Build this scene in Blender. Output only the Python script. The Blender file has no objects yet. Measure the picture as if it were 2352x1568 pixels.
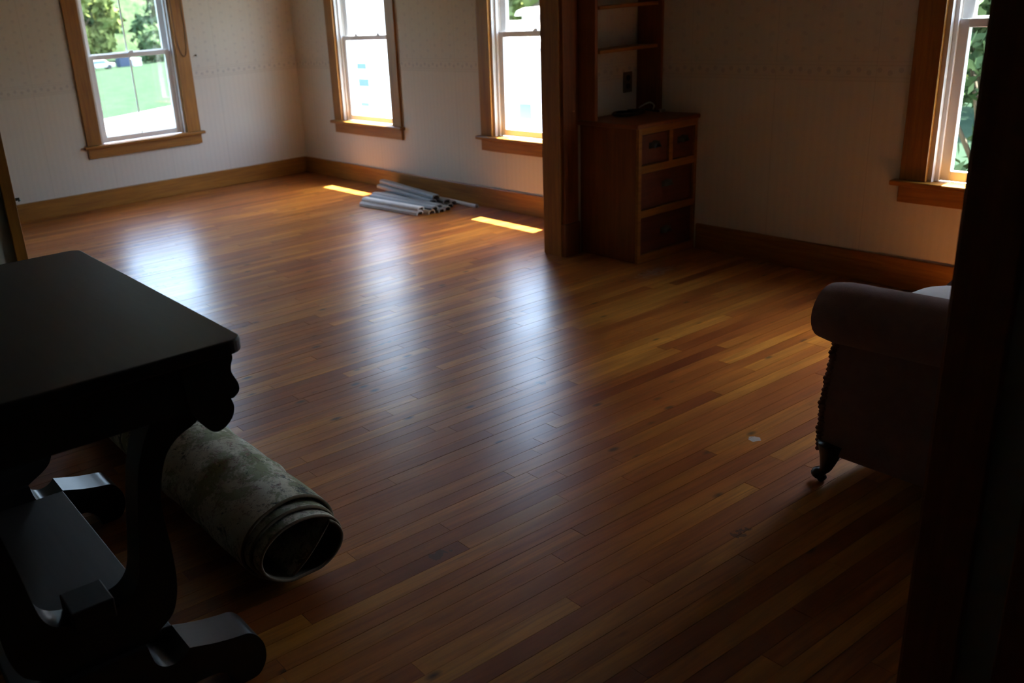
import bpy, bmesh, math, random
from mathutils import Vector, Matrix, noise
random.seed(7)
C = bpy.context.scene.collection
scene = bpy.context.scene

# ------------------------------------------------------------------ camera
CAM = Vector((7.8163, -4.29446, 1.43))
YAW, PITCH, ROLL, FPX = 0.96736, -0.356944, -0.073194, 2131.58
fw = Vector((-math.sin(YAW)*math.cos(PITCH), math.cos(YAW)*math.cos(PITCH), math.sin(PITCH)))
rt = Vector((math.cos(YAW), math.sin(YAW), 0)); up = rt.cross(fw)
c_, s_ = math.cos(ROLL), math.sin(ROLL)
R_, U_ = c_*rt + s_*up, -s_*rt + c_*up
cd = bpy.data.cameras.new('camera'); cam = bpy.data.objects.new('camera', cd); C.objects.link(cam)
M = Matrix((R_, U_, -fw)).transposed().to_4x4(); M.translation = CAM
cam.matrix_world = M
cd.sensor_fit = 'HORIZONTAL'; cd.sensor_width = 22.3; cd.lens = FPX/2352*22.3
cd.shift_x = 220.5/2352; cd.shift_y = 18/2352
cd.clip_start = 0.05; cd.clip_end = 500
cd.dof.use_dof = True; cd.dof.focus_distance = 2.7; cd.dof.aperture_fstop = 2.6
scene.camera = cam
def px(p):
    d = Vector(p) - CAM; z = d.dot(fw)
    if z < 0.05: return None
    return (1176-220.5+FPX*d.dot(R_)/z, 784+18-FPX*d.dot(U_)/z, z)

# ------------------------------------------------------------------ world, sun, exposure
w = bpy.data.worlds.new('World'); scene.world = w; w.use_nodes = True
wn = w.node_tree; bg = wn.nodes['Background']
sky = wn.nodes.new('ShaderNodeTexSky'); sky.sky_type = 'NISHITA'; sky.sun_disc = False
sky.sun_elevation = math.radians(69); sky.sun_rotation = math.radians(-8)
sky.air_density = 1.0; sky.dust_density = 3.0; sky.ozone_density = 1.0
wn.links.new(sky.outputs[0], bg.inputs[0]); bg.inputs[1].default_value = 1.0
sl = bpy.data.lights.new('sun', 'SUN'); sl.energy = 32.0; sl.angle = math.radians(0.53); sl.color = (1, .96, .90)
so = bpy.data.objects.new('sun', sl); C.objects.link(so); so.location = (0, 10, 20)
so.rotation_euler = Vector((0.12, -1, -2.62)).normalized().to_track_quat('-Z', 'Y').to_euler()
vs = scene.view_settings; vs.view_transform = 'Standard'; vs.look = 'None'; vs.gamma = 1; vs.use_curve_mapping = False
vs.exposure = 1.93
scene.cycles.max_bounces = 10; scene.cycles.diffuse_bounces = 7; scene.cycles.transparent_max_bounces = 12
scene.cycles.sample_clamp_indirect = 8

# ------------------------------------------------------------------ materials
def new_mat(name):
    m = bpy.data.materials.new(name); m.use_nodes = True
    nt = m.node_tree; return m, nt, nt.nodes['Principled BSDF']
def N(nt, t, **kw):
    n = nt.nodes.new(t)
    for k, v in kw.items():
        if k in n.inputs: n.inputs[k].default_value = v
        else: setattr(n, k, v)
    return n
def mixc(nt, fac, a, b, mode='MIX'):
    n = nt.nodes.new('ShaderNodeMix'); n.data_type = 'RGBA'; n.blend_type = mode
    for s, v in ((0, fac), (6, a), (7, b)):
        if hasattr(v, 'links'): nt.links.new(v, n.inputs[s])
        else: n.inputs[s].default_value = v if s == 0 else (*v, 1)
    return n.outputs[2]
def ramp(nt, src, stops):
    r = nt.nodes.new('ShaderNodeValToRGB'); nt.links.new(src, r.inputs[0])
    e = r.color_ramp.elements
    while len(e) < len(stops): e.new(.5)
    for el, (p, c) in zip(e, stops): el.position = p; el.color = (*c, 1) if len(c) == 3 else c
    return r.outputs[0]
def math_(nt, op, a, b=None, c=None):
    n = nt.nodes.new('ShaderNodeMath'); n.operation = op
    for i, v in enumerate((a, b, c)):
        if v is None: continue
        if hasattr(v, 'links'): nt.links.new(v, n.inputs[i])
        else: n.inputs[i].default_value = v
    return n.outputs[0]
def pos(nt, scale=(1, 1, 1), off=None, obj=False):
    if obj: src = nt.nodes.new('ShaderNodeTexCoord').outputs['Object']
    else: src = nt.nodes.new('ShaderNodeNewGeometry').outputs['Position']
    mp = nt.nodes.new('ShaderNodeMapping'); nt.links.new(src, mp.inputs[0]); mp.inputs['Scale'].default_value = scale
    if off is not None: nt.links.new(off, mp.inputs['Location'])
    return mp.outputs[0]
def noise_t(nt, vec, scale=1, detail=3, rough=.5, dist=0):
    n = N(nt, 'ShaderNodeTexNoise', Scale=scale, Detail=detail, Roughness=rough, Distortion=dist)
    nt.links.new(vec, n.inputs['Vector']); return n.outputs[0]
def bump(nt, b, h, strength=.2, dist=.002):
    n = N(nt, 'ShaderNodeBump', Strength=strength, Distance=dist)
    nt.links.new(h, n.inputs['Height']); nt.links.new(n.outputs[0], b.inputs['Normal'])

def simple(name, col, rough=.5, metal=0, var=.15, sc=8, spec=.5, bmp=0):
    m, nt, b = new_mat(name)
    v = noise_t(nt, pos(nt), sc, 4)
    c = mixc(nt, v, tuple(x*(1-var) for x in col), tuple(min(1, x*(1+var)) for x in col))
    nt.links.new(c, b.inputs['Base Color']); b.inputs['Roughness'].default_value = rough
    b.inputs['Metallic'].default_value = metal; b.inputs['Specular IOR Level'].default_value = spec
    if bmp: bump(nt, b, noise_t(nt, pos(nt), sc*12, 2), bmp)
    return m
def wood(name, dark, light, grain, rough=.35, coat=0., spec=.5):
    m, nt, b = new_mat(name)
    g = noise_t(nt, pos(nt, grain), 1, 5, .6, .6)
    g2 = noise_t(nt, pos(nt, tuple(x*.25 for x in grain)), 1, 2)
    f = math_(nt, 'ADD', math_(nt, 'MULTIPLY', g, .6), math_(nt, 'MULTIPLY', g2, .4))
    c = ramp(nt, f, [(.32, dark), (.68, light)])
    nt.links.new(c, b.inputs['Base Color']); b.inputs['Roughness'].default_value = rough
    b.inputs['Coat Weight'].default_value = coat; b.inputs['Coat Roughness'].default_value = .2
    b.inputs['Specular IOR Level'].default_value = spec
    bump(nt, b, g, .08, .001)
    return m
VX, VY, VZ = (4, 60, 60), (60, 4, 60), (60, 60, 4)      # grain running along x / y / z
TD, TL = (.22, .080, .009), (.42, .175, .020)
trim = {k: wood('trim_wood_'+k, TD, TL, v, .38) for k, v in (('x', VX), ('y', VY), ('z', VZ))}
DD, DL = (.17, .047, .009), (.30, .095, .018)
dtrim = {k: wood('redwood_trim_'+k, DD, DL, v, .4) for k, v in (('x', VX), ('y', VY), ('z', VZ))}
drawer_m = wood('drawer_wood', (.09, .020, .005), (.155, .036, .008), VY, .45)
vinyl = simple('white_vinyl', (.84, .84, .84), .4, 0, .04)
jambliner = simple('jamb_liner', (.62, .60, .58), .5, 0, .08)
plaster = simple('ceiling_plaster_darkened', (.28, .25, .22), .9, 0, .04)  # unseen ceiling, colour darkened to hold down bounced light
black_wood = wood('ebonised_wood', (.014, .010, .008), (.030, .022, .017), VX, .46, 0, .6)
black_gloss = wood('ebonised_wood_polished', (.010, .008, .008), (.02, .016, .015), VY, .33, 0, .5)
iron = simple('dark_iron', (.10, .11, .10), .35, .8)
rubber = simple('black_rubber', (.02, .02, .02), .5)
pale_plastic = simple('pale_plastic', (.45, .45, .43), .4)
plate_m = simple('outlet_plate', (.16, .13, .09), .4, .3)
slat_light = simple('slat_light_grey', (.80, .80, .77), .45, 0, .1, 20)
slat_dark = simple('slat_blue_grey', (.30, .34, .36), .45, 0, .15, 20)
slot_m = simple('outlet_slot', (.015, .012, .01), .6)
fabric, nt, b = new_mat('mauve_upholstery')
v = noise_t(nt, pos(nt), 40, 4)
nt.links.new(mixc(nt, v, (.20, .105, .085), (.29, .16, .13)), b.inputs['Base Color'])
b.inputs['Roughness'].default_value = .95; b.inputs['Sheen Weight'].default_value = .08
bump(nt, b, noise_t(nt, pos(nt), 500, 2), .4)
fabric_pale, nt, b = new_mat('pale_upholstery')
v = noise_t(nt, pos(nt), 40, 4)
nt.links.new(mixc(nt, v, (.60, .54, .52), (.72, .66, .64)), b.inputs['Base Color'])
b.inputs['Roughness'].default_value = .95; b.inputs['Sheen Weight'].default_value = .3
fringe_m = simple('fringe', (.20, .09, .06), .9, 0, .4, 90)

# glass
glass = bpy.data.materials.new('window_glass'); glass.use_nodes = True
nt = glass.node_tree; nt.nodes.clear()
o = nt.nodes.new('ShaderNodeOutputMaterial'); t = N(nt, 'ShaderNodeBsdfTransparent'); t.inputs[0].default_value = (.86, .89, .88, 1)
g = N(nt, 'ShaderNodeBsdfGlossy', Roughness=.02); f = nt.nodes.new('ShaderNodeLayerWeight'); f.inputs[0].default_value = .5
f = math_(nt, 'ADD', math_(nt, 'MULTIPLY', math_(nt, 'POWER', f.outputs['Facing'], 5), .9), .04)
mx = nt.nodes.new('ShaderNodeMixShader'); nt.links.new(f, mx.inputs[0]); nt.links.new(t.outputs[0], mx.inputs[1]); nt.links.new(g.outputs[0], mx.inputs[2]); nt.links.new(mx.outputs[0], o.inputs[0])

# wallpaper: faint vertical stripes below, a border band, sprigged pattern above
def wallpaper(name, base, axis):
    m, nt, b = new_mat(name)
    geo = nt.nodes.new('ShaderNodeNewGeometry'); sep = nt.nodes.new('ShaderNodeSeparateXYZ'); nt.links.new(geo.outputs['Position'], sep.inputs[0])
    u = sep.outputs[axis]; z = sep.outputs[2]
    def darker(k, blue=0): return tuple(x*k + (blue if i == 2 else 0) for i, x in enumerate(base))
    st = math_(nt, 'FRACT', math_(nt, 'MULTIPLY', u, 1/.045))
    stripe = math_(nt, 'MULTIPLY', math_(nt, 'GREATER_THAN', st, .55), .5)
    fine = noise_t(nt, pos(nt, (160, 160, 3)), 1, 2)
    col = mixc(nt, math_(nt, 'MULTIPLY', fine, .5), base, darker(.90))
    col = mixc(nt, stripe, col, darker(.93))
    # sprigs above the border: small blue-grey motifs on a grid
    cu = math_(nt, 'ABSOLUTE', math_(nt, 'SUBTRACT', math_(nt, 'FRACT', math_(nt, 'MULTIPLY', u, 1/.09)), .5))
    cz = math_(nt, 'ABSOLUTE', math_(nt, 'SUBTRACT', math_(nt, 'FRACT', math_(nt, 'ADD', math_(nt, 'MULTIPLY', z, 1/.075), math_(nt, 'MULTIPLY', math_(nt, 'FLOOR', math_(nt, 'MULTIPLY', u, 1/.09)), .5))), .5))
    d = math_(nt, 'ADD', math_(nt, 'POWER', cu, 2), math_(nt, 'POWER', cz, 2))
    ns = noise_t(nt, pos(nt), 60, 2)
    spr = math_(nt, 'LESS_THAN', math_(nt, 'ADD', d, math_(nt, 'MULTIPLY', math_(nt, 'SUBTRACT', ns, .5), .12)), .022)
    above = math_(nt, 'GREATER_THAN', z, 1.035)
    col = mixc(nt, math_(nt, 'MULTIPLY', above, .5), col, darker(.90))
    col = mixc(nt, math_(nt, 'MULTIPLY', math_(nt, 'MULTIPLY', spr, above), .3), col, darker(.66, .04))
    # border band z .945-1.032 with dark rules and small flowers
    inband = math_(nt, 'MULTIPLY', math_(nt, 'GREATER_THAN', z, .945), math_(nt, 'LESS_THAN', z, 1.032))
    col = mixc(nt, math_(nt, 'MULTIPLY', inband, .8), col, darker(.92))
    for zz in (.945, .962, 1.015, 1.032):
        ln = math_(nt, 'LESS_THAN', math_(nt, 'ABSOLUTE', math_(nt, 'SUBTRACT', z, zz)), .003)
        col = mixc(nt, math_(nt, 'MULTIPLY', ln, .5), col, darker(.78))
    iu = math_(nt, 'MULTIPLY', u, 1/.05)
    side = math_(nt, 'SUBTRACT', math_(nt, 'MULTIPLY', math_(nt, 'MODULO', math_(nt, 'FLOOR', math_(nt, 'ABSOLUTE', iu)), 2), .012), .006)
    du = math_(nt, 'MULTIPLY', math_(nt, 'SUBTRACT', math_(nt, 'FRACT', iu), .5), .05)
    dz = math_(nt, 'SUBTRACT', math_(nt, 'SUBTRACT', z, .9885), side)
    dd = math_(nt, 'SQRT', math_(nt, 'ADD', math_(nt, 'POWER', du, 2), math_(nt, 'POWER', dz, 2)))
    fl = math_(nt, 'MULTIPLY', math_(nt, 'LESS_THAN', dd, .012), inband)
    col = mixc(nt, math_(nt, 'MULTIPLY', fl, .55), col, darker(.62, .04))
    # seams every 52 cm
    sm = math_(nt, 'LESS_THAN', math_(nt, 'ABSOLUTE', math_(nt, 'SUBTRACT', math_(nt, 'FRACT', math_(nt, 'MULTIPLY', u, 1/.52)), .5)), .004)
    col = mixc(nt, math_(nt, 'MULTIPLY', sm, .5), col, darker(.72))
    nt.links.new(col, b.inputs['Base Color']); b.inputs['Roughness'].default_value = .75
    b.inputs['Specular IOR Level'].default_value = .25
    bump(nt, b, fine, .1, .001)
    return m
paperA = wallpaper('wallpaper_along_y', (.70, .66, .58), 1)
paperB = wallpaper('wallpaper_along_x', (.70, .64, .53), 0)
green_paper = simple('green_grey_wall', (.52, .56, .47), .85, 0, .06)
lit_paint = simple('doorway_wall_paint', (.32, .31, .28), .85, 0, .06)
unseen_dark = simple('unseen_wall_darkened', (.10, .10, .092), .85, 0, .06)  # for walls out of view, coloured dark to cut bounce light

# strip floor
floor_m, nt, b = new_mat('oiled_pine_strip_floor')
geo = nt.nodes.new('ShaderNodeNewGeometry'); oi = nt.nodes.new('ShaderNodeObjectInfo')
rnd = math_(nt, 'FRACT', math_(nt, 'ADD', geo.outputs['Random Per Island'], oi.outputs['Random']))
cmb = nt.nodes.new('ShaderNodeCombineXYZ'); nt.links.new(math_(nt, 'MULTIPLY', rnd, 37), cmb.inputs[0]); nt.links.new(math_(nt, 'MULTIPLY', rnd, 91), cmb.inputs[1])
gr = noise_t(nt, pos(nt, (45, 2.2, 1), cmb.outputs[0]), 1, 6, .62, 1.2)
gr2 = noise_t(nt, pos(nt, (9, 1.1, 1), cmb.outputs[0]), 1, 3, .5, 1.0)
lf = noise_t(nt, pos(nt, (1.6, .5, 1), cmb.outputs[0]), 1, 4, .6, .5)
lw = noise_t(nt, pos(nt, (1.3, .7, 1)), 1, 3, .6, .5)
mixv = math_(nt, 'ADD', math_(nt, 'ADD', math_(nt, 'MULTIPLY', rnd, .34), math_(nt, 'MULTIPLY', lf, .9)), math_(nt, 'MULTIPLY', lw, .45))
base = ramp(nt, mixv, [(.48, (.18, .036, .009)), (.64, (.30, .074, .013)), (.80, (.42, .122, .019)), (.94, (.53, .185, .026)), (1.0, (.62, .245, .035))])
col = mixc(nt, ramp(nt, gr, [(.40, (1, 1, 1)), (.72, (0, 0, 0))]), mixc(nt, .62, base, (.09, .020, .006)), base)
col = mixc(nt, ramp(nt, gr2, [(.33, (.8, .8, .8)), (.62, (0, 0, 0))]), col, mixc(nt, .6, base, (.13, .028, .007)))
kn = N(nt, 'ShaderNodeTexVoronoi', Scale=1.0); nt.links.new(pos(nt, (9, 4.2, 1), cmb.outputs[0]), kn.inputs['Vector'])
col = mixc(nt, ramp(nt, kn.outputs['Distance'], [(.05, (.9, .9, .9)), (.13, (0, 0, 0))]), col, (.04, .014, .008))
P_ = geo.outputs['Position']
wob = N(nt, 'ShaderNodeTexNoise', Scale=38, Detail=3); nt.links.new(P_, wob.inputs['Vector'])
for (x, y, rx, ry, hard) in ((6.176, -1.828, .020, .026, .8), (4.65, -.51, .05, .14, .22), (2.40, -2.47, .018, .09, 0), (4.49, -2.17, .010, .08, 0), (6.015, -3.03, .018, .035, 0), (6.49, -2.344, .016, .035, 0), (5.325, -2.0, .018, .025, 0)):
    sp = nt.nodes.new('ShaderNodeSeparateXYZ'); nt.links.new(P_, sp.inputs[0])
    a = math_(nt, 'POWER', math_(nt, 'DIVIDE', math_(nt, 'SUBTRACT', sp.outputs[0], x), rx), 2)
    c2 = math_(nt, 'POWER', math_(nt, 'DIVIDE', math_(nt, 'SUBTRACT', sp.outputs[1], y), ry), 2)
    d = math_(nt, 'ADD', math_(nt, 'ADD', a, c2), math_(nt, 'MULTIPLY', math_(nt, 'SUBTRACT', wob.outputs[0], .5), 7))
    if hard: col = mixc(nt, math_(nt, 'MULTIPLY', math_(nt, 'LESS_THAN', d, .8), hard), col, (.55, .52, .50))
    else: col = mixc(nt, math_(nt, 'MULTIPLY', math_(nt, 'LESS_THAN', d, .8), .7), col, (.045, .018, .009))
nt.links.new(col, b.inputs['Base Color'])
rr = noise_t(nt, pos(nt, (3, 1, 1)), 1, 4)
nt.links.new(math_(nt, 'ADD', math_(nt, 'MULTIPLY', rr, .12), .25), b.inputs['Roughness'])
b.inputs['Specular IOR Level'].default_value = .55
bh = math_(nt, 'ADD', math_(nt, 'MULTIPLY', gr, .3), math_(nt, 'MULTIPLY', noise_t(nt, pos(nt, (14, 2, 1), cmb.outputs[0]), 1, 2), 1.0))
bump(nt, b, bh, .22, .0025)
subfloor = simple('subfloor_dark', (.03, .012, .006), .9)

# rug
rug_m, nt, b = new_mat('floral_rug_pile')
ob = pos(nt, (1, 1, 1), obj=True)
n1 = noise_t(nt, ob, 7, 5, .7, .8)
c = ramp(nt, n1, [(.3, (.56, .52, .36)), (.5, (.74, .69, .52)), (.7, (.84, .79, .64))])
def blotch(c, off, sc, th, colr, fac, det=5):
    mp = nt.nodes.new('ShaderNodeMapping'); nt.links.new(ob, mp.inputs[0]); mp.inputs['Location'].default_value = off
    a = noise_t(nt, mp.outputs[0], sc, det, .8, .35)
    return mixc(nt, ramp(nt, a, [(th, (0, 0, 0)), (th+.06, (fac, fac, fac))]), c, colr)
c = blotch(c, (3, 0, 0), 6, .495, (.26, .28, .10), .8)
c = blotch(c, (0, 5, 0), 24, .57, (.34, .14, .11), .75)
c = blotch(c, (0, 0, 9), 8, .565, (.03, .04, .035), .95)
c = blotch(c, (2, 8, 9), 38, .59, (.05, .07, .04), .9)
c = blotch(c, (7, 2, 1), 44, .55, (.24, .17, .09), .7)
nt.links.new(c, b.inputs['Base Color']); b.inputs['Roughness'].default_value = 1
b.inputs['Sheen Weight'].default_value = .3; b.inputs['Specular IOR Level'].default_value = .1
bump(nt, b, noise_t(nt, ob, 380, 3, .7), 1.0, .004)
rug_back = simple('rug_backing', (.11, .085, .055), .95, 0, .3, 60)
rug_edge = simple('rug_binding', (.20, .14, .08), .9, 0, .3, 120, bmp=.5)

# exterior
def foliage(name, a, c3):
    m, nt, b = new_mat(name); v = noise_t(nt, pos(nt), 1.2, 6, .7)
    nt.links.new(ramp(nt, v, [(.35, a), (.65, c3)]), b.inputs['Base Color']); b.inputs['Roughness'].default_value = .8
    b.inputs['Specular IOR Level'].default_value = 0; return m
leaf_dark = foliage('leaves_green', (.030, .058, .024), (.085, .125, .06))
leaf_lime = foliage('leaves_lime', (.07, .10, .028), (.15, .17, .055))
hill_m = foliage('wooded_ridge', (.018, .034, .018), (.055, .080, .040))
bark = simple('bark', (.12, .09, .06), .9)
lawn_m = foliage('lawn_grass', (.013, .024, .015), (.020, .033, .021))
road_m = simple('pale_gravel', (.32, .315, .30), .9, 0, .05, spec=0)
siding = simple('white_siding', (.80, .80, .80), .6, 0, .02)
roof_m = simple('grey_shingles', (.30, .31, .33), .8)
dark_glass = simple('dark_window_glass', (.10, .16, .17), .15)
blue_m = simple('blue_siding', (.012, .025, .055), .6)
brick_m = simple('chimney_brick', (.22, .15, .13), .9)

# ------------------------------------------------------------------ geometry helpers
class MB:
    def __init__(s): s.v = []; s.f = []; s.mi = []
    def box(s, x0, x1, y0, y1, z0, z1, mi=0):
        x0, x1 = sorted((x0, x1)); y0, y1 = sorted((y0, y1)); z0, z1 = sorted((z0, z1))
        n = len(s.v)
        s.v += [(x, y, z) for z in (z0, z1) for y in (y0, y1) for x in (x0, x1)]
        s.f += [tuple(n+i for i in q) for q in ((0, 2, 3, 1), (4, 5, 7, 6), (0, 1, 5, 4), (2, 6, 7, 3), (0, 4, 6, 2), (1, 3, 7, 5))]
        s.mi += [mi]*6; return s
    def prism(s, pts, axis, a, c, mi=0):
        """pts: 2-D outline (other two axes in order), extruded along axis from a to c"""
        n = len(s.v); k = len(pts)
        for t in (a, c):
            for p in pts:
                q = list(p); q.insert(axis, t); s.v.append(tuple(q))
        s.f.append(tuple(n+i for i in range(k))[::-1]); s.f.append(tuple(n+k+i for i in range(k)))
        for i in range(k):
            j = (i+1) % k; s.f.append((n+i, n+j, n+k+j, n+k+i))
        s.mi += [mi]*(k+2); return s
    def tube(s, path, r, seg=8, mi=0):
        path = [Vector(p) for p in path]; n = len(s.v); k = len(path)
        rad = r if hasattr(r, '__len__') else [r]*k
        prev = None
        for i, p in enumerate(path):
            d = (path[min(i+1, k-1)] - path[max(i-1, 0)]).normalized()
            a = prev if prev is not None else (Vector((0, 0, 1)) if abs(d.z) < .9 else Vector((1, 0, 0)))
            a = (a - d*a.dot(d)).normalized(); prev = a; bb = d.cross(a)
            for j in range(seg):
                t = 2*math.pi*j/seg; q = p + (a*math.cos(t) + bb*math.sin(t))*rad[i]; s.v.append(tuple(q))
        for i in range(k-1):
            for j in range(seg):
                j2 = (j+1) % seg; s.f.append((n+i*seg+j, n+i*seg+j2, n+(i+1)*seg+j2, n+(i+1)*seg+j)); s.mi.append(mi)
        s.f.append(tuple(n+j for j in range(seg))[::-1]); s.f.append(tuple(n+(k-1)*seg+j for j in range(seg))); s.mi += [mi]*2
        return s
    def grid(s, rows, mi=0, close=False):
        n = len(s.v); R, K = len(rows), len(rows[0])
        for r in rows: s.v += [tuple(p) for p in r]
        for i in range(R-1):
            for j in range(K if close else K-1):
                j2 = (j+1) % K; s.f.append((n+i*K+j, n+i*K+j2, n+(i+1)*K+j2, n+(i+1)*K+j)); s.mi.append(mi)
        return s
    def cap(s, pts, mi=0):
        n = len(s.v); s.v += [tuple(p) for p in pts]; s.f.append(tuple(range(n, n+len(pts)))); s.mi.append(mi); return s
    def build(s, name, mat, parent=None, bevel=0, smooth=False, seg=2, sub=0):
        off = parent_world(parent)
        me = bpy.data.meshes.new(name)
        me.from_pydata([(x-off[0], y-off[1], z-off[2]) for x, y, z in s.v], [], s.f)
        for m in (mat if isinstance(mat, (list, tuple)) else [mat]): me.materials.append(m)
        me.polygons.foreach_set('material_index', s.mi)
        bm = bmesh.new(); bm.from_mesh(me); bmesh.ops.recalc_face_normals(bm, faces=bm.faces); bm.to_mesh(me); bm.free()
        if smooth: me.polygons.foreach_set('use_smooth', [True]*len(me.polygons))
        o = bpy.data.objects.new(name, me); C.objects.link(o); o.parent = parent
        if bevel:
            md = o.modifiers.new('bevel', 'BEVEL'); md.width = bevel; md.segments = seg; md.limit_method = 'ANGLE'; md.angle_limit = math.radians(40)
        if sub:
            md = o.modifiers.new('sub', 'SUBSURF'); md.levels = sub; md.render_levels = sub
        return o
def parent_world(p):
    v = Vector((0, 0, 0))
    while p is not None: v += p.location; p = p.parent
    return v
def thing(name, label, cat, loc, group=None):
    o = bpy.data.objects.new(name, None); C.objects.link(o); o.location = loc; o.empty_display_size = .05
    o['label'] = label; o['category'] = cat
    if group: o['group'] = group
    return o
def struct(o, label=None):
    o['kind'] = 'structure'
    if label: o['label'] = label
    return o
def sroot(name, loc, label=None):
    o = bpy.data.objects.new(name, None); C.objects.link(o); o.location = loc; return struct(o, label)
def tag(o, label, cat, group=None):
    o['label'] = label; o['category'] = cat
    if group: o['group'] = group
    return o
def autosmooth(o, ang=35):
    me = o.data; me.polygons.foreach_set('use_smooth', [True]*len(me.polygons))
    bm = bmesh.new(); bm.from_mesh(me)
    for e in bm.edges:
        if len(e.link_faces) == 2 and e.calc_face_angle(0) > math.radians(ang): e.smooth = False
    bm.to_mesh(me); bm.free(); return o
def interp(pts, n):
    """Catmull-Rom through open polyline"""
    out = []; k = len(pts)
    for i in range(k-1):
        p0, p1, p2, p3 = pts[max(i-1, 0)], pts[i], pts[i+1], pts[min(i+2, k-1)]
        for j in range(n):
            t = j/n
            out.append(tuple(.5*(2*b_+(c-a)*t+(2*a-5*b_+4*c-d)*t*t+(3*b_-a-3*c+d)*t**3) for a, b_, c, d in zip(p0, p1, p2, p3)))
    out.append(tuple(pts[-1])); return out

# ------------------------------------------------------------------ room shell
CEIL = 2.45; XE, YS = 8.8, -5.3; T = .14      # east wall, south wall, wall thickness
W1 = (.736, 1.514); W2 = (2.742, 3.520); W3 = (5.7475, 6.5255); WA = (-1.890, -1.137)
SILL, HEAD = .5134, 1.90
m = MB(); m.box(-T, 0, YS-T, WA[0], -.02, CEIL).box(-T, 0, WA[1], T, -.02, CEIL).box(-T, 0, WA[0], WA[1], -.02, SILL-.03).box(-T, 0, WA[0], WA[1], HEAD, CEIL)
struct(m.build('wall_left', paperA), 'pale papered wall with the wide window of four panes')
m = MB(); xs = 0
for a, c in (W1, W2, W3):
    m.box(xs, a, 0, T, -.02, CEIL).box(a, c, 0, T, -.02, SILL-.03).box(a, c, 0, T, HEAD, CEIL); xs = c
m.box(xs, XE+T, 0, T, -.02, CEIL)
struct(m.build('wall_back', paperB), 'long papered wall with three windows')
struct(MB().box(XE, XE+T, YS, 0, -.02, CEIL).build('wall_right', unseen_dark))
struct(MB().box(-.0, XE+T, YS-T, YS, -.02, CEIL).build('wall_front', unseen_dark))
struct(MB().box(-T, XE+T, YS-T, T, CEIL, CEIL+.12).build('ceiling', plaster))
# partition with the wide opening
PX0, PX1, PYR, PYL = 3.915, 4.05, -.636, -3.50
m = MB(); m.box(PX0+.01, PX1-.004, PYR+.02, 0, 0, CEIL, 0).box(PX0+.01, PX1-.004, PYL-.02, PYR+.02, 2.1, CEIL, 0)
struct(m.build('wall_middle', paperA), 'papered stub of partition wall beside the wide opening')
struct(MB().box(PX0+.01, PX1-.004, YS, PYL-.02, 0, CEIL).build('wall_middle_left', green_paper), 'green-grey wall at the left edge of the opening')
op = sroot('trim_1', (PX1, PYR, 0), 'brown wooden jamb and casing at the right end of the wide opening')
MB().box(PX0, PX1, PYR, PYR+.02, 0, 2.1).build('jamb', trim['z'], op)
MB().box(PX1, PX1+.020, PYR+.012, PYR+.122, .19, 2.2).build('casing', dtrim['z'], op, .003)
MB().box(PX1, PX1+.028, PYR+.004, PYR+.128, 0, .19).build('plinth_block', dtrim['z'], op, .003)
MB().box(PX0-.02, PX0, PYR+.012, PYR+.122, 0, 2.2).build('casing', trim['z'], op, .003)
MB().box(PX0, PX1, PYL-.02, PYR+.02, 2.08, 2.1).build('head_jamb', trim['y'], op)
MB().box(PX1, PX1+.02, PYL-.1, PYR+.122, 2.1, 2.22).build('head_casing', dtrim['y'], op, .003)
ol = sroot('trim_2', (PX1, PYL, 0), 'orange-brown casing at the left end of the wide opening')
MB().box(PX0, PX1, PYL-.02, PYL, 0, 2.1).build('jamb', trim['z'], ol)
MB().box(PX1, PX1+.02, PYL-.045, PYL-.002, 0, 2.1).build('casing', trim['z'], ol, .003)
hk = MB().tube([(PX1+.01, PYL-.004, .833), (PX1+.01, PYL+.012, .833), (PX1+.01, PYL+.014, .825)], .006).build('hook', iron, ol)
# baseboards
HB = .1455
def baseboard(name, m): struct(m.build(name, trim['x'] if 'back' in name else trim['y'], None, .004))
baseboard('baseboard_left', MB().box(0, .02, YS, -.02, 0, HB))
baseboard('baseboard_back', MB().box(0, PX0-.02, -.02, 0, 0, HB))
baseboard('baseboard_back_right', MB().box(4.5, XE, -.02, 0, 0, HB))
# doorway wall next to the camera
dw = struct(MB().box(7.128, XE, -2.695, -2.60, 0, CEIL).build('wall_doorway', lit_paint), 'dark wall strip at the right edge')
dt = sroot('trim_3', (7.118, -2.7, 0), 'near dark brown doorway casing at the right edge')
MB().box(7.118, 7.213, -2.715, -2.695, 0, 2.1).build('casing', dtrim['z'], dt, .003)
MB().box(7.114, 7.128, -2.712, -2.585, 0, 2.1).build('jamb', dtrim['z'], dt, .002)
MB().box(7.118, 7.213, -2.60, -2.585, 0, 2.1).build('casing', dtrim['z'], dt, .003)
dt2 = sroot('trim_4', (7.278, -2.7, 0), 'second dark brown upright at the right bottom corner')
MB().box(7.278, 7.38, -2.72, -2.695, 0, 2.1).build('casing', dtrim['z'], dt2, .003)

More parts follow.
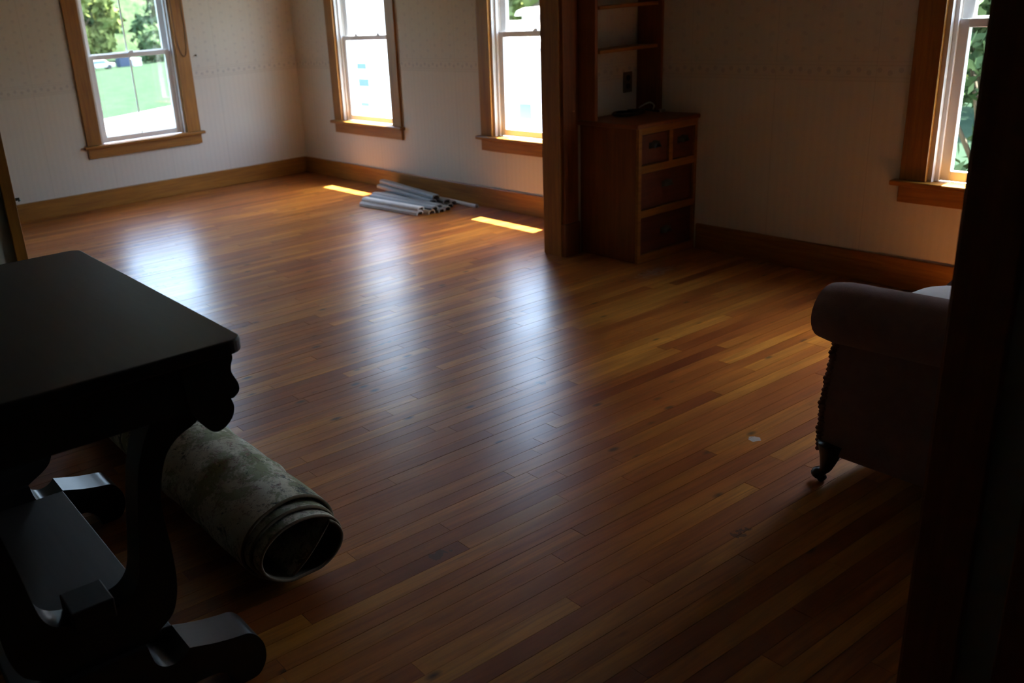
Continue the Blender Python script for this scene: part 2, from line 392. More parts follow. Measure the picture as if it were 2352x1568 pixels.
# ------------------------------------------------------------------ windows
def window(idx, a, c, wall, label, muntin, locks, sunny=None):
    """a..c opening along the wall; wall 'B': u=x, depth=+y ; wall 'A': u=y, depth=-x"""
    root = sroot('window_%d' % idx, ((a+c)/2, 0, SILL) if wall == 'B' else (0, (a+c)/2, SILL), label)
    def bx(m, u0, u1, d0, d1, z0, z1):
        if wall == 'B': m.box(u0, u1, d0, d1, z0, z1)
        else: m.box(-d1, -d0, u0, u1, z0, z1)
        return m
    h = 'x' if wall == 'B' else 'y'
    CW = .119
    left_first = a
    bx(MB(), a-CW, a, -.02, 0, SILL, HEAD).build('side_casing', trim['z'], root, .003)
    bx(MB(), c, c+CW, -.02, 0, SILL, HEAD).build('side_casing', trim['z'], root, .003)
    bx(MB(), a-CW-.01, c+CW+.01, -.022, 0, HEAD, HEAD+.13).build('head_casing', trim[h], root, .003)
    bx(MB(), a-CW-.03, c+CW+.03, -.052, 0, SILL-.024, SILL).build('stool', trim[h], root, .006)
    bx(MB(), a, c, 0, .05, SILL-.03, SILL-.001).build('sill_board', trim[h], root)
    bx(MB(), a-CW, c+CW, -.02, 0, .4101, SILL-.024).build('apron', trim[h], root, .004)
    # white liner and outer frame
    m = MB(); bx(m, a, a+.018, 0, .13, SILL-.001, HEAD); bx(m, c-.018, c, 0, .13, SILL-.001, HEAD); bx(m, a, c, 0, .13, HEAD-.02, HEAD)
    m.build('jamb_liner', jambliner, root)
    m = MB(); bx(m, a+.018, a+.034, .028, .044, SILL, HEAD-.02); bx(m, c-.034, c-.018, .028, .044, SILL, HEAD-.02); m.build('stop_bead', vinyl, root)
    m = MB(); bx(m, a, c, .05, .20, SILL-.045, SILL-.004); m.build('outer_sill', vinyl, root)
    def sash(nm, z0, z1, d, st, lo, hi):
        s0, s1 = a+.022, c-.022
        r = bpy.data.objects.new(nm, None); C.objects.link(r); r.parent = root
        m = MB(); bx(m, s0, s0+st, d, d+.03, z0, z1); bx(m, s1-st, s1, d, d+.03, z0, z1)
        bx(m, s0+st, s1-st, d, d+.03, z0, z0+lo); bx(m, s0+st, s1-st, d, d+.03, z1-hi, z1)
        m.build('sash_frame', vinyl, r, .003)
        bx(MB(), s0+st-.004, s1-st+.004, d+.012, d+.016, z0+lo-.004, z1-hi+.004).build('pane', glass, r)
        if muntin:
            mid = (s0+s1)/2
            bx(MB(), mid-.006, mid+.006, d+.005, d+.011, z0+lo-.002, z1-hi+.002).build('muntin', vinyl, r, .001)
        return r
    ls = sash('lower_sash', SILL+.002, 1.205, .045, .052, .045, .036)
    sash('upper_sash', 1.180, HEAD-.02, .082, .048, .032, .040)
    for lk in locks:
        u = a + (c-a)*lk
        bx(bx(MB(), u-.022, u+.022, .05, .072, 1.205, 1.214), u-.008, u+.020, .046, .06, 1.214, 1.222).build('sash_lock', vinyl, ls, .002)
    return root
window(1, WA[0], WA[1], 'A', 'window of four panes in the left wall with lawn outside', True, (.52,))
window(2, W1[0], W1[1], 'B', 'middle window, first from the room corner on the long wall', False, (.30, .72))
window(3, W2[0], W2[1], 'B', 'window half hidden by the jamb of the wide opening', False, (.50,))
window(4, W3[0], W3[1], 'B', 'window at the far right with green leaves outside', False, (.5,))

# cord hanging on window casing
pts = interp([(.03, -1.135, 1.75), (.03, -1.128, 1.5), (.028, -1.122, 1.30), (.026, -1.105, 1.19), (.026, -1.075, 1.135), (.026, -1.045, 1.19), (.026, -1.036, 1.4), (.028, -1.045, 1.75)], 5)
tag(MB().tube(pts, .0022, 6).build('pull_cord', rubber, None, 0, True), 'thin dark cord looped against the right casing of the lawn window', 'cord')
m = MB().tube([(0, -.966, 1.136), (.022, -.966, 1.136)], .006, 8).tube([(.022, -.966, 1.142), (.026, -.966, 1.13), (.03, -.966, 1.142)], .004, 6)
tag(m.build('wall_hook', iron), 'tiny dark hook on the wall right of the lawn window', 'hook')

# ------------------------------------------------------------------ floor of strips
fl = sroot('floor', (0, 0, 0), 'reddish golden strip wood floor')
MB().box(-T, XE+T, YS-T, T, -.06, -.0145).build('subfloor', subfloor, fl)
PW = .0555
cands = []
x = .0; si = 0
while x < XE:
    y = YS - random.uniform(0, 1.2)
    while y < 0:
        L = random.choice((.45, .7, .9, 1.1, 1.3, 1.6, 2.0)) * random.uniform(.85, 1.15)
        y0, y1 = max(y, YS), min(y+L, 0.0)
        y += L
        if y1-y0 < .05: continue
        vis = 0
        for k in range(7):
            q = px((x+PW/2, y0+(y1-y0)*k/6, 0))
            if q and 0 < q[0] < 2200 and 0 < q[1] < 1568:
                # hidden behind the table top or beyond the doorway wall
                if not (q[0] < 560 and 600 < q[1] < 900 and q[0] < (q[1]-450)*1.7): vis += 1/7/q[2]**1.8
        cands.append((vis*(y1-y0), x, y0, y1))
    x += PW; si += 1
cands.sort(key=lambda t: -t[0])
GAP = .0006
def pbox(m, x0, y0, y1, dz): m.box(x0+GAP, x0+PW-GAP, y0+GAP, y1-GAP, -.018, dz)
plank_meshes = {}
rest = MB()
for i, (v, x0, y0, y1) in enumerate(cands):
    dz = random.uniform(-.0007, .0)
    if i < 295:
        Lq = round((y1-y0)*20)/20 if .3 < y1-y0 else y1-y0
        key = round(y1-y0, 3)
        if key not in plank_meshes:
            mm = MB(); pbox(mm, 0, 0, y1-y0, 0)
            o = mm.build('plank', floor_m, fl); plank_meshes[key] = o.data
        else:
            o = bpy.data.objects.new('plank', plank_meshes[key]); C.objects.link(o); o.parent = fl
        o.location = (x0, y0, dz)
    else: pbox(rest, x0, y0, y1, dz)
r = rest.build('far_planks', floor_m, fl); r['kind'] = 'stuff'

# ------------------------------------------------------------------ built-in chest with bookshelf in the corner
cab = thing('drawer_cabinet', 'brown wooden built-in chest with four drawers and dark cup pulls in the corner', 'cabinet', (4.27, -.24, 0))
cy = -.478; CX0 = PX1+.001; CF = 4.478; YB = -.0005
m = MB(); m.box(CX0, CF-.02, cy, cy+.02, 0, .731).box(CX0, CF-.02, YB-.016, YB, 0, .731).box(CX0, CX0+.012, cy+.02, YB-.016, 0, .731).box(CX0+.012, CF-.02, cy+.02, YB-.016, .02, .036)
m.build('body', dtrim['z'], cab, .002)
m = MB()   # face frame
m.box(CF-.02, CF, cy, cy+.024, 0, .731).box(CF-.02, CF, YB-.02, YB, 0, .731)
for z0, z1 in ((.695, .731), (.490, .530), (.250, .290), (0, .045)): m.box(CF-.02, CF, cy+.024, YB-.02, z0, z1)
m.box(CF-.02, CF, -.236, -.206, .53, .695)
m.build('face_frame', trim['y'], cab, .0015)
MB().box(CX0, CF+.018, cy-.030, YB, .731, .7545).build('counter_top', dtrim['x'], cab, .006)
def cup_pull(y, z, par):
    m = MB(); rows = []
    x = CF-.009
    for i in range(7):       # quarter dome opening downwards
        t = i/6*math.pi/2
        rows.append([(x+.026*math.sin(t), y+.038*math.cos(a)*math.cos(t*.0)*(1-.35*i/6), z+.034*math.sin(a)*(1-.5*i/6)-.004*i/6) for a in [math.pi*j/12 for j in range(13)]])
    m.grid(rows); m.box(x-.002, x+.002, y-.042, y+.042, z-.006, z+.026)
    m.build('cup_pull', iron, par, 0, True)
for (y0, y1, z0, z1) in ((-.450, -.238, .534, .691), (-.204, -.024, .534, .691), (-.450, -.024, .294, .486), (-.450, -.024, .049, .246)):
    d = MB().box(CF-.34, CF-.011, y0, y1, z0, z1).build('drawer', drawer_m, cab, .004)
    cup_pull((y0+y1)/2, (z0+z1)/2+.008-(.015 if z0 < .2 else 0), d)
bs = thing('bookshelf', 'open wooden wall shelf standing on the corner chest', 'shelf', (4.13, -.25, .7545))
MB().box(CX0+.0, 4.185, -.500, -.478, .756, 2.2).build('side_board', dtrim['z'], bs, .002)
MB().box(CX0+.0, 4.225, -.019, -.0005, .756, 2.2).build('side_board', dtrim['z'], bs, .002)
for z in (1.122, 1.345, 1.62, 1.9): MB().box(CX0+.0, 4.20, -.478, -.019, z-.018, z).build('shelf_board', trim['y'], bs, .002)
MB().box(CX0, 4.21, -.5, -.0005, 2.2, 2.22).build('top_board', trim['y'], bs, .002)
ou = thing('wall_outlet', 'dark double wall outlet inside the open shelf', 'outlet', (CX0, -.095, .92))
MB().box(CX0-.004, CX0+.005, -.130, -.062, .863, .976).build('cover_plate', plate_m, ou, .002)
for z in (.897, .943): MB().prism([(-.112+.016+.016*math.cos(t), z+.016*math.sin(t)) for t in [i*math.pi/8 for i in range(16)]], 0, CX0+.005, CX0+.008).build('socket', slot_m, ou)
# cable coil on top of the chest
pts = []
for i in range(120):
    t = i/119; a = t*2*math.pi*3.4
    pts.append((4.16+(.062+.012*math.sin(a*.37))*math.cos(a), -.21+(.095+.012*math.cos(a*.3))*math.sin(a), .7605+.012*t+.003*math.sin(a*2)))
pts += [(4.20, -.12, .776), (4.24, -.09, .768), (4.26, -.06, .762)]
cc = thing('coiled_cable', 'coiled black cable lying on the corner chest', 'cable', (4.16, -.21, .7545))
MB().tube(pts, .0055, 6).build('cable', rubber, cc, 0, True)
MB().box(4.245, 4.275, -.066, -.03, .756, .772).build('plug', pale_plastic, cc, .004)
MB().tube(interp([(4.16, -.12, .785), (4.17, -.05, .805), (4.20, -.04, .79), (4.235, -.09, .775)], 6), .005, 6).build('pale_lead', pale_plastic, cc, 0, True)

# ------------------------------------------------------------------ library table with lyre ends
YC = -3.958; TX0, TX1 = 5.05, 6.155; TZ = .820
tb = thing('library_table', 'black empire library table with lyre ends and scroll feet', 'table', ((TX0+TX1)/2, YC, 0))
hw = .391
def rrect(x0, x1, y0, y1, r, n=6):
    o = []
    for cx, cy_, a0 in ((x1-r, y1-r, 0), (x0+r, y1-r, 90), (x0+r, y0+r, 180), (x1-r, y0+r, 270)):
        for i in range(n+1):
            a = math.radians(a0+90*i/n); o.append((cx+r*math.cos(a), cy_+r*math.sin(a)))
    return o
MB().prism(rrect(TX0, TX1, YC-hw, YC+hw, .035), 2, TZ-.030, TZ).build('table_top', black_wood, tb, .005, False, 3)
# ogee apron section on the long sides (y offset from table centre, z)
sec = interp([(.365, .790), (.368, .775), (.362, .758), (.362, .742), (.372, .718), (.372, .700), (.360, .689), (.352, .688)], 4)
sec2 = interp([(.352, .688), (.356, .668), (.348, .645), (.325, .627), (.303, .628), (.283, .650), (.275, .664)], 4)
outl = sec + sec2 + [(.262, .69), (.255, .790)]
for sgn in (1, -1):
    MB().prism([(YC+sgn*a, z) for a, z in outl], 0, TX0+.03, TX1-.025).build('ogee_apron', black_wood, tb)
for x0, x1 in ((TX0+.035, TX0+.06), (TX1-.05, TX1-.026)):
    MB().box(x0, x1, YC-.27, YC+.27, .686, .790).build('end_apron', black_wood, tb)
# lyre outline: right half outer from top to bottom, then mirrored; inner likewise
ro = interp([(.300, .690), (.275, .655), (.235, .637), (.205, .610), (.187, .570), (.176, .520), (.174, .470), (.177, .400), (.177, .330), (.170, .280), (.155, .243), (.130, .222), (.100, .205), (.075, .190)], 4)
ri = interp([(.185, .690), (.158, .640), (.140, .590), (.128, .530), (.118, .470), (.108, .400), (.097, .350), (.075, .322), (.040, .310), (.0, .306)], 4)
for xc in (6.080, 5.138):
    outer = ro + [(-a, z) for a, z in ro[::-1]]
    inner = [(-a, z) for a, z in ri] + ri[::-1][1:]
    poly = ro + [(-a, z) for a, z in ro[::-1]] + [(-a, z) for a, z in ri] + ri[::-1][1:]
    m = MB(); n = len(ro); k = len(ri)
    # strip mesh between outer and inner on each side to avoid a concave n-gon
    def resample(P, q):
        d = [0]
        for i in range(1, len(P)): d.append(d[-1]+math.dist(P[i], P[i-1]))
        out = []
        for j in range(q):
            t = d[-1]*j/(q-1); i = 0
            while i < len(P)-2 and d[i+1] < t: i += 1
            f = (t-d[i])/max(1e-9, d[i+1]-d[i]); out.append(tuple(a+(b_-a)*f for a, b_ in zip(P[i], P[i+1])))
        return out
    A = resample(ro + [(0, .190)], 60); B = resample(ri, 60)
    Lo = A + [(-a, z) for a, z in A[::-1][1:]]; Li = B + [(-a, z) for a, z in B[::-1][1:]]
    rows = []
    for xx, cur in ((xc-.036, Lo), (xc+.036, Lo), (xc+.036, Li), (xc-.036, Li), (xc-.036, Lo)):
        rows.append([(xx, YC+a, z) for a, z in cur])
    m.grid(rows)
    autosmooth(m.build('lyre_support', black_gloss, tb), 50)
    MB().box(xc-.040, xc+.050, YC-.045, YC+.040, .300, .345).build('lyre_block', black_wood, tb, .003)
    # base bar with concave hollows and scroll feet
    half = interp([(.085, .200), (.094, .156), (.112, .136), (.135, .132), (.155, .138), (.166, .146), (.172, .154)], 3) + \
        interp([(.172, .154), (.230, .137), (.275, .128), (.310, .122), (.332, .100), (.343, .070), (.341, .035), (.325, .008), (.305, .0), (.270, .0)], 4) + \
        interp([(.262, .0), (.255, .030), (.235, .052), (.205, .060), (.10, .060)], 4)
    pol = half + [(-a, z) for a, z in half[::-1]]
    rows = [[(xx, YC+a, z) for a, z in pol] for xx in (xc-.052, xc+.052)]
    m = MB(); m.grid(rows, close=True)
    # side faces as quads: pair top and bottom points by resampling
    top = resample(half[:46] if False else [p for p in half[:16+37]], 40)
    m2 = MB(); m2.prism([(YC+a, z) for a, z in pol], 0, xc-.052, xc+.052)
    o = autosmooth(m2.build('base_bar', black_gloss, tb), 40)
    bm = bmesh.new(); bm.from_mesh(o.data); bmesh.ops.triangulate(bm, faces=[f for f in bm.faces if len(f.verts) > 4]); bm.to_mesh(o.data); bm.free()
MB().box(5.191, 6.027, YC-.172, YC+.172, .132, .154).build('lower_shelf', black_wood, tb, .003)
MB().box(5.191, 6.027, YC-.16, YC+.16, .07, .132).build('shelf_rail', black_wood, tb)

# ------------------------------------------------------------------ rolled rug
rug = thing('rolled_rug', 'rolled up beige floral rug lying on the floor beside the black table', 'rug', (5.2, -3.385, 0))
RC = (-3.383, .114)
def spiral():
    out = []
    turns = 3.14; n = 200
    for i in range(n+1):
        t = i/n; a = math.radians(-4) + t*turns*2*math.pi          # from the flap on the right, over the top, anticlockwise inwards
        ra = .144*(1-.16*t); rb = .112*(1-.30*t)
        if t < .10: ra += .012*(1-t/.10); rb += .006*math.sin(math.pi*t/.10)
        yy = RC[0] +   .144*.16*t*.6 + ra*math.cos(a)
        zz = .004 + .010*t*2.2 + rb + rb*math.sin(a)
        if a > math.pi: zz = max(zz, .004+.0105*(t*turns-.5))
        out.append((yy, zz, t))
    y, z, _ = out[-1]
    for i in range(1, 14):                                         # inner tongue folding diagonally down
        f = i/13; out.append((y + (RC[0]-.035-y)*f, z + (.034-z)*f - .012*math.sin(f*math.pi), 1+f*.1))
    return out
sp = spiral()
TH = .0085
def offs(P, d):
    o = []
    for i in range(len(P)):
        a = P[max(i-1, 0)]; c = P[min(i+1, len(P)-1)]; dy, dz = c[0]-a[0], c[1]-a[1]; l = math.hypot(dy, dz) or 1
        o.append((P[i][0]+dz/l*d, P[i][1]-dy/l*d))
    return o
outer = offs(sp, .0); innr = offs(sp, -TH)
NX = 60; X0r, X1r = 4.35, 5.865
def xend(t): return X1r - .055 + .070*min(1, t*1.5) + .008*math.sin(t*9)
rows_o, rows_i = [], []
for k in range(NX+1):
    f = k/NX; ro_, ri_ = [], []
    for j, (o_, i_, s3) in enumerate(zip(outer, innr, sp)):
        t = s3[2]; x = X0r + (xend(t)-X0r)*f
        wob = .007*noise.noise(Vector((x*4, j*.05, 0))) if t < .35 else .003*noise.noise(Vector((x*4, j*.05, 0)))
        cy_, cz_ = RC
        dy, dz = o_[0]-cy_, o_[1]-cz_; l = math.hypot(dy, dz) or 1
        # crease ridges running round the roll
        rid = (.007*math.exp(-((x-5.50-.35*(o_[0]-cy_))/.022)**2)-.004*math.exp(-((x-5.54-.35*(o_[0]-cy_))/.03)**2)+.005*math.exp(-((x-5.24+.3*(o_[0]-cy_))/.025)**2))*(1 if t < .33 else 0)
        if o_[1] < .02: wob *= 0; rid = 0
        q = wob+rid
        ro_.append((x, o_[0]+dy/l*q, max(.001, o_[1]+dz/l*q))); ri_.append((x, i_[0]+dy/l*q, max(.002, i_[1]+dz/l*q)))
    rows_o.append(ro_); rows_i.append(ri_)
m = MB(); m.grid(rows_o); m.build('rug_pile', rug_m, rug, 0, True)
m = MB(); m.grid(rows_i); m.build('rug_backing', rug_back, rug, 0, True)
# bound edges: near end, far end and the free flap
m = MB()
for ks in (NX, 0): m.grid([rows_o[ks], rows_i[ks]])
m.grid([[r_[0] for r_ in rows_o], [r_[0] for r_ in rows_i]]); m.grid([[r_[-1] for r_ in rows_o], [r_[-1] for r_ in rows_i]])
m.tube([((a[0]+c[0])/2+.001, (a[1]+c[1])/2, (a[2]+c[2])/2) for a, c in zip(rows_o[NX], rows_i[NX])], .0046, 6)
m.build('bound_edge', rug_edge, rug, 0, True)

# ------------------------------------------------------------------ armchair
ac = thing('sofa', 'mauve rolled arm sofa with fringe and dark cabriole leg beside the dark doorway', 'sofa', (6.85, -1.3, 0))
AX0, AX1 = 6.43, 7.12
def arm(yc, sgn):
    rows = []
    for k in range(15):
        f = k/14; x = AX0 + (AX1-AX0)*f
        e = math.sqrt(max(0, 1-(max(0, (.06-(x-AX0)))/.06)**2))*.10+.90 if x < AX0+.06 else 1
        zc = .525 + .015*f
        ring = []
        for j in range(24):
            a = 2*math.pi*j/24
            ring.append((x, yc + sgn*.0 + .098*e*math.cos(a), zc + .088*e*math.sin(a)))
        rows.append(ring)
    m = MB(); m.grid(rows, close=True)
    c0 = rows[0]; m.cap([(AX0-.006, (p[1]-yc)*.75+yc, (p[2]-.525)*.75+.525) for p in c0])
    m.grid([c0, [(AX0-.006, (p[1]-yc)*.75+yc, (p[2]-.525)*.75+.525) for p in c0]], close=True)
    m.cap(rows[-1])
    return m.build('rolled_arm', fabric, ac, 0, True)
for yc, sg in ((-1.895, -1), (-.70, 1)):
    arm(yc, sg)
    # side panel under the arm, slightly bellied, fringe of gathers down its front edge
    yo = yc - sg*.015
    prof = [(AX0+.055, .46), (AX0+.045, .40), (AX0+.033, .33), (AX0+.025, .22), (AX0+.022, .12), (AX0+.04, .095)]
    prof = interp(prof, 3) + [(AX1, .095), (AX1, .46)]
    n0 = MB().prism(prof, 1, yo-.055, yo+.055) if False else MB().prism([(x, z) for x, z in prof], 1, yo-.055, yo+.055)
    n0.build('side_panel', fabric, ac, .02, False, 3)
    fr = MB()
    for i in range(26):
        z = .455 - i*.0135; xx = AX0+.05-.022*min(1, i/14)+.002*math.sin(i*2.1)
        fr.tube([(xx+.01, yo-.05, z), (xx-.004, yo-.052-.003*math.sin(i), z-.012), (xx-.002, yo-.03, z-.016), (xx-.004, yo+.03, z-.014), (xx+.01, yo+.05, z)], .0075, 6)
    fr.build('fringe', fringe_m, ac, 0, True)
MB().box(AX0+.04, AX1, -1.84, -.76, .06, .36).build('seat_base', fabric, ac, .02, False, 3)
def cushion(name, x0, x1, y0, y1, z0, z1, mat, crown=.03):
    rows = []; m = MB(); n = 12
    top, bot = [], []
    for i in range(n+1):
        rt_, rb_ = [], []
        for j in range(n+1):
            u, v = i/n*2-1, j/n*2-1; e = (1-u**6)*(1-v**6)
            uu = u*(1-.04*abs(v)**4); vv = v*(1-.04*abs(u)**4)
            x = (x0+x1)/2+(x1-x0)/2*uu; y = (y0+y1)/2+(y1-y0)/2*vv
            zm = (z0+z1)/2; h = (z1-z0)/2*e**.4
            rt_.append((x, y, zm+h+crown*(1-u*u)*(1-v*v))); rb_.append((x, y, zm-h))
        top.append(rt_); bot.append(rb_)
    m.grid(top); m.grid(bot); return m.build(name, mat, ac, 0, True)
cushion('seat_cushion', AX0-.0, 6.98, -1.80, -1.33, .35, .50, fabric_pale)['label'] = 'pale grey seat cushion'
cushion('seat_cushion', AX0+.0, 6.98, -1.32, -.80, .36, .50, fabric)
# inner and outer back
bk = MB(); rows = []
for k in range(13):
    f = k/12; y = -1.90 + 1.2*f; crown = .04*math.sin(math.pi*f)
    rows.append([(6.98, y, .36), (7.00, y, .60), (7.06, y, .80+crown), (7.12, y, .855+crown), (7.20, y, .84+crown), (7.22, y, .70), (7.19, y, .10), (7.0, y, .10)])
bk.grid(rows, close=True); bk.cap(rows[0]); bk.cap(rows[-1]); bk.build('backrest', fabric, ac, .015, True, 2)
cushion('back_cushion', 6.86, 7.02, -1.78, -1.32, .44, .80, fabric, 0)
cushion('back_cushion', 6.86, 7.02, -1.30, -.82, .44, .80, fabric, 0)
for sx, yy in ((0, -1.925), (0, -.68), (1, -1.90), (1, -.72)):
    x = AX0+.055 if sx == 0 else 7.12
    d = -1 if sx == 0 else 1
    path = interp([(x+.022*-d*0+.01, yy, .135), (x+.008, yy, .105), (x+.004, yy, .075), (x-.004*-d, yy, .045), (x+d*.022, yy, .026), (x+d*.03, yy, .014)], 3)
    n = len(path); rad = [.040-.026*min(1, i/(n*.62)) if i < n*.62 else .014+.006*math.sin((i/n-.62)/.38*math.pi) for i in range(n)]
    lg = MB().tube(path, rad, 12).build('leg', black_gloss, ac, 0, True)
    MB().tube([(x+d*.012, yy-.008, .012), (x+d*.012, yy+.008, .012)], .012, 12).build('caster', iron, lg, 0, True)

# ------------------------------------------------------------------ pile of grey slats by the wall
def slat(p0, p1, w_, h_, mat, label, light, roll=0):
    p0, p1 = Vector(p0), Vector(p1); d = (p1-p0); L = d.length; d.normalize()
    s = Vector((d.y, -d.x, 0)).normalized(); u = s.cross(d)
    s2 = s*math.cos(roll)+u*math.sin(roll); u2 = -s*math.sin(roll)+u*math.cos(roll)
    # shallow channel section
    secn = [(-.5, 0), (-.5, .6), (-.36, .95), (0, 1.0), (.36, .95), (.5, .6), (.5, 0), (.38, 0), (.36, .5), (.2, .72), (-.2, .72), (-.36, .5), (-.38, 0)]
    m = MB(); rows = []
    for P in (p0, p1): rows.append([tuple(P + s2*a*w_ + u2*z*h_) for a, z in secn])
    m.grid(rows, close=True)
    for r in rows:
        m.f += [tuple(len(m.v)+i for i in q) for q in ((0, 1, 8, 7) if False else (0, 1, 11, 12), (1, 2, 10, 11), (2, 3, 10), (3, 9, 10), (3, 4, 9), (4, 5, 8, 9), (5, 6, 7, 8))]
        m.mi += [0]*7; m.v += r
    me = m.build('metal_slat', mat); o = me
    tag(o, label, 'slat', 'grey slats piled on the floor by the wall')
    return o
# light front strips, left end -> right end
Lx = lambda a, f: a
slat((1.80, -.545, .001), (2.455, -.478, .001), .062, .030, slat_light, 'pale grey slat at the front of the pile, nearest the room', 1)
slat((1.765, -.470, .001), (2.50, -.405, .001), .062, .030, slat_light, 'pale grey slat lying second from the front of the pile', 1)
slat((1.80, -.520, .032), (2.46, -.470, .032), .062, .028, slat_light, 'pale grey slat lying on top of the two front slats', 1)
slat((1.74, -.395, .001), (2.52, -.330, .001), .060, .030, slat_dark, 'blue-grey slat flat on the floor third from the front', 0)
slat((1.72, -.320, .001), (2.50, -.262, .001), .060, .030, slat_dark, 'blue-grey slat flat on the floor in the middle of the pile', 0)
slat((1.76, -.425, .032), (2.53, -.398, .032), .060, .028, slat_dark, 'blue-grey slat in the second layer behind the pale ones', 0)
slat((1.70, -.360, .032), (2.50, -.335, .032), .060, .028, slat_dark, 'blue-grey slat in the second layer whose left end reaches farthest left', 0)
slat((1.64, -.245, .001), (2.44, -.190, .001), .060, .030, slat_dark, 'blue-grey slat on the floor under the crossed ones', 0)
slat((1.60, -.170, .001), (2.38, -.118, .001), .060, .030, slat_dark, 'blue-grey slat on the floor second from the baseboard', 0)
slat((1.47, -.080, .034), (2.42, -.205, .036), .058, .028, slat_dark, 'blue-grey slat lying askew, lower one by the baseboard', 0)
slat((1.45, -.145, .034), (2.34, -.270, .036), .058, .028, slat_dark, 'blue-grey slat lying askew, lower one towards the room', 0)
slat((1.44, -.110, .064), (2.34, -.240, .066), .058, .028, slat_dark, 'topmost blue-grey slat lying askew over the pile', 0)
slat((2.02, -.055, .001), (2.60, -.070, .001), .030, .022, slat_light, 'narrow white slat poking out at the right end of the pile', 1)

# ------------------------------------------------------------------ outside
GZ = -1.6
gm = MB().box(-160, 60, -90, 150, GZ-.3, GZ).build('ground', lawn_m); struct(gm, 'green lawn outside the windows')
rd = MB().prism([(-19.9, -8), (-19.9, 34), (-41, 34), (-20.6, -1.2), (-20.2, -8)], 2, GZ, GZ+.03).build('road', road_m); struct(rd, 'pale gravel drive at the near edge of the lawn')
rd = MB().prism([(-17, .9), (2.6, .9), (2.6, 7.2), (-17, 7.2)], 2, GZ, GZ+.03).build('driveway', road_m); struct(rd, 'pale strip between the houses')
struct(MB().box(-.75, XE+.7, T, .590, 2.56, 2.70).build('trim_5', vinyl), 'eave over the windows of the long wall')
struct(MB().box(-.60, -T, YS-.7, .590, 2.56, 2.70).build('trim_6', vinyl), 'eave over the lawn window')

def hill(pts, label):
    """wooded ridge: cross-section lifted along a polyline"""
    m = MB(); rows = []
    pts = interp(pts, 8)
    for i, (x, y) in enumerate(pts):
        a = Vector(pts[max(i-1, 0)]); c = Vector(pts[min(i+1, len(pts)-1)]); d = (c-a).normalized(); n = Vector((-d.y, d.x))
        row = []
        for u, h in ((-18, 0), (-15, 5), (-11, 10), (-6, 14), (0, 17), (7, 18), (16, 0)):
            k = noise.noise(Vector((x*.06, y*.06, u*.1))); k2 = noise.noise(Vector((x*.3, y*.3, u*.5)))
            row.append((x+n.x*u, y+n.y*u, GZ-.1+(h*(1+.25*k+.12*k2) if h else 0)))
        rows.append(row)
    m.grid(rows); return struct(m.build('hills', hill_m, None, 0, True), label)
hill([(-118, -80), (-116, -40), (-112, 0), (-112, 40), (-104, 80), (-80, 112), (-40, 122), (0, 118), (50, 110)], 'wooded green ridge behind the trees')

def tree(x, y, h, rad, mat, label, name='leafy_tree', seed=0, low=.28, leaf=.5, nleaf=2600):
    r = thing(name, label, 'tree', (x, y, GZ), 'trees and bushes outside the windows')
    rnd_ = random.Random(seed)
    m = MB().tube([(x, y, GZ), (x+.1, y, GZ+h*.25), (x, y+.1, GZ+h*.7)], [rad*.10, rad*.08, rad*.03], 8)
    blobs = []
    for i in range(26):
        a = rnd_.uniform(0, 2*math.pi); e = rnd_.uniform(low, .92); k = math.sin(math.pi*min(1, (e-low+.12)/(1.1-low)))**.6
        rr_ = rad*k*rnd_.uniform(.15, .75); c = Vector((x+rr_*math.cos(a), y+rr_*math.sin(a), GZ+h*e)); blobs.append((c, rad*rnd_.uniform(.24, .40)))
        m.tube([(x, y, GZ+h*e*.55), tuple(c)], [rad*.025, rad*.008], 5)
    m.build('trunk', bark, r, 0, True)
    m = MB()
    for i in range(nleaf):
        c, s = blobs[i % len(blobs)]
        d = Vector((rnd_.gauss(0, 1), rnd_.gauss(0, 1), rnd_.gauss(0, 1))).normalized()
        p = c + d*s*rnd_.uniform(.55, 1.05)
        a = Vector((rnd_.gauss(0, 1), rnd_.gauss(0, 1), rnd_.gauss(0, 1))).normalized()
        b_ = a.cross(d).normalized(); a = (a + d*.3).normalized(); q = leaf*rnd_.uniform(.6, 1.2)
        n = len(m.v); m.v += [tuple(p-a*q), tuple(p+b_*q*.45), tuple(p+a*q), tuple(p-b_*q*.45)]; m.f.append((n, n+1, n+2, n+3)); m.mi.append(0)
    m.build('crown', mat, r); return r
tree(-70, 19.8, 11, 3.2, leaf_lime, 'yellow-green tree at the left side of the lawn window', seed=3, low=.12, nleaf=5000)
tree(-75, 28.5, 17, 5.2, leaf_dark, 'broad green tree filling the right half of the lawn window', seed=1, low=.12, leaf=.6, nleaf=4200)
tree(-86, 24, 20, 6, leaf_dark, 'tall tree standing behind the other trees of the lawn window', seed=4, low=.1, leaf=.7, nleaf=4200)
tree(-76, 42, 18, 7, leaf_dark, 'dark green tree farthest right beyond the lawn', seed=8, low=.15, leaf=.7)
tree(-78, 8, 18, 6.5, leaf_dark, 'tree beyond the lawn, left of the yellow-green one', seed=9, low=.15, leaf=.7)
tree(-66.5, 24.0, 2.6, 1.5, leaf_dark, 'low green bush at the far edge of the lawn right of the white box', 'leafy_bush', seed=5, low=.1, leaf=.2)
tree(-21.0, 22.5, 12, 4.2, leaf_lime, 'bright green tree above the low white outbuilding', seed=6, low=.15, leaf=.3, nleaf=4200)
tree(3.9, 7.2, 7.5, 2.5, leaf_lime, 'green tree close outside the far right window', seed=7, low=.08, leaf=.13, nleaf=9000)
tree(4.35, 3.9, 3.3, 1.15, leaf_dark, 'low leafy bush just outside the far right window', 'leafy_bush', seed=15, low=.12, leaf=.08, nleaf=5000)
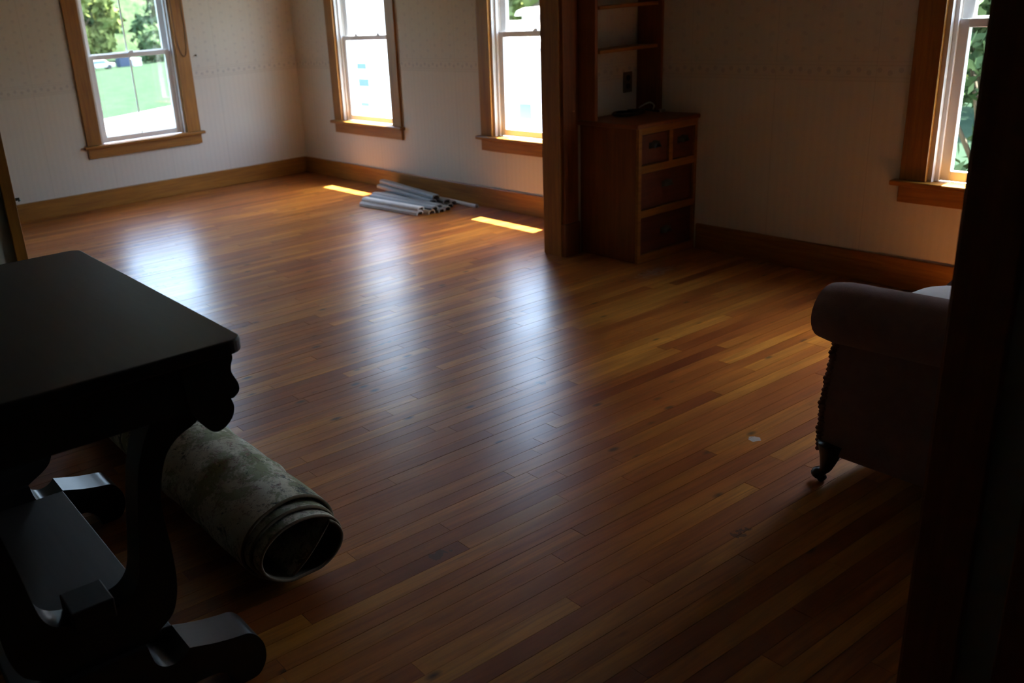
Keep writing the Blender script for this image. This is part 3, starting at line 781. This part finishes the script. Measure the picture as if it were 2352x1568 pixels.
tree(-1.3, 17.5, 9, 3.0, leaf_lime, 'lighter green tree behind the one at the far right window', seed=11, low=.1, leaf=.25, nleaf=4200)

def house(name, label, x0, x1, y0, y1, z1, rh, wall, wins, cat='house', roof=None):
    r = thing(name, label, cat, ((x0+x1)/2, (y0+y1)/2, GZ))
    MB().box(x0, x1, y0, y1, GZ, z1).build('house_wall', wall, r)
    MB().prism([(y0-.25, z1), (y1+.25, z1), (y1+.25, z1+.08), ((y0+y1)/2, z1+rh), (y0-.25, z1+.08)], 0, x0-.12, x1+.12).build('roof', roof or roof_m, r)
    MB().tube([(x0-.1, y0-.29, z1+.03), (x1+.1, y0-.29, z1+.03)], .045, 8).build('gutter', roof_m, r, 0, True)
    for (a0, a1, z0, zz1) in wins:
        f = MB().box(a0-.05, a1+.05, y0-.03, y0, z0-.05, zz1+.05).build('window_frame', vinyl, r)
        MB().box(a0, a1, y0-.04, y0-.029, z0, zz1).build('pane', dark_glass, f)
    return r
house('neighbour_house', 'white sided house filling the middle window', -15.5, -8.75, 7.0, 9.4, 4.6, 1.2, siding,
      [(-9.98, -9.62, .16, .28), (-9.96, -9.56, -.20, -.04), (-9.94, -9.62, -.62, -.54)])
house('outbuilding', 'low white outbuilding with a small teal pane behind the jamb window', -8.2, -1.6, 7.25, 11, .52, .42, siding,
      [(-5.05, -4.74, -.66, -.40)], 'outbuilding', siding)
ch = thing('roof_vent', 'grey roof vent with a white cap on the low outbuilding', 'vent', (-6.65, 9.12, .85))
MB().box(-6.83, -6.47, 8.95, 9.3, .85, 1.04).build('shaft', roof_m, ch, .01)
MB().prism([(-6.95, 1.04), (-6.35, 1.04), (-6.42, 1.13), (-6.65, 1.18), (-6.88, 1.13)], 1, 8.85, 9.4).build('cap', siding, ch, .01)
def lidded_box(label, x, y0, y1, h, mat, lidm):
    r = thing('storage_box', label, 'storage box', (x, (y0+y1)/2, GZ))
    MB().box(x-.5, x+.5, y0, y1, GZ, GZ+h*.88).build('body', mat, r, .03)
    MB().prism([(y0-.04, GZ+h*.88), (y1+.04, GZ+h*.88), (y1+.04, GZ+h*.93), ((y0+y1)/2, GZ+h), (y0-.04, GZ+h*.93)], 0, x-.54, x+.54).build('lid', lidm, r, .01)
lidded_box('dark blue lidded box beyond the lawn', -64.2, 20.2, 21.0, .85, blue_m, blue_m)
lidded_box('white lidded box beside the dark blue one beyond the lawn', -64.0, 21.15, 21.75, .55, siding, siding)
car = thing('parked_car', 'pale low car parked beyond the lawn left of the dark blue box', 'car', (-63, 18.4, GZ))
Q = lambda pts: [(18.4+a, GZ+b_) for a, b_ in pts]
MB().prism(Q([(-1.0, .15), (1.0, .15), (1.02, .38), (.6, .42), (.3, .68), (-.5, .68), (-.85, .45), (-1.03, .4)]), 0, -63.4, -62.6).build('car_body', pale_plastic, car, .03)
MB().prism(Q([(-.7, .45), (.48, .45), (.25, .64), (-.45, .64)]), 0, -63.41, -62.59).build('car_windows', dark_glass, car)
for dy in (-.6, .6):
    for x in (-63.36, -62.64): MB().tube([(x-.05, 18.4+dy, GZ+.16), (x+.05, 18.4+dy, GZ+.16)], .16, 16).build('wheel', rubber, car)
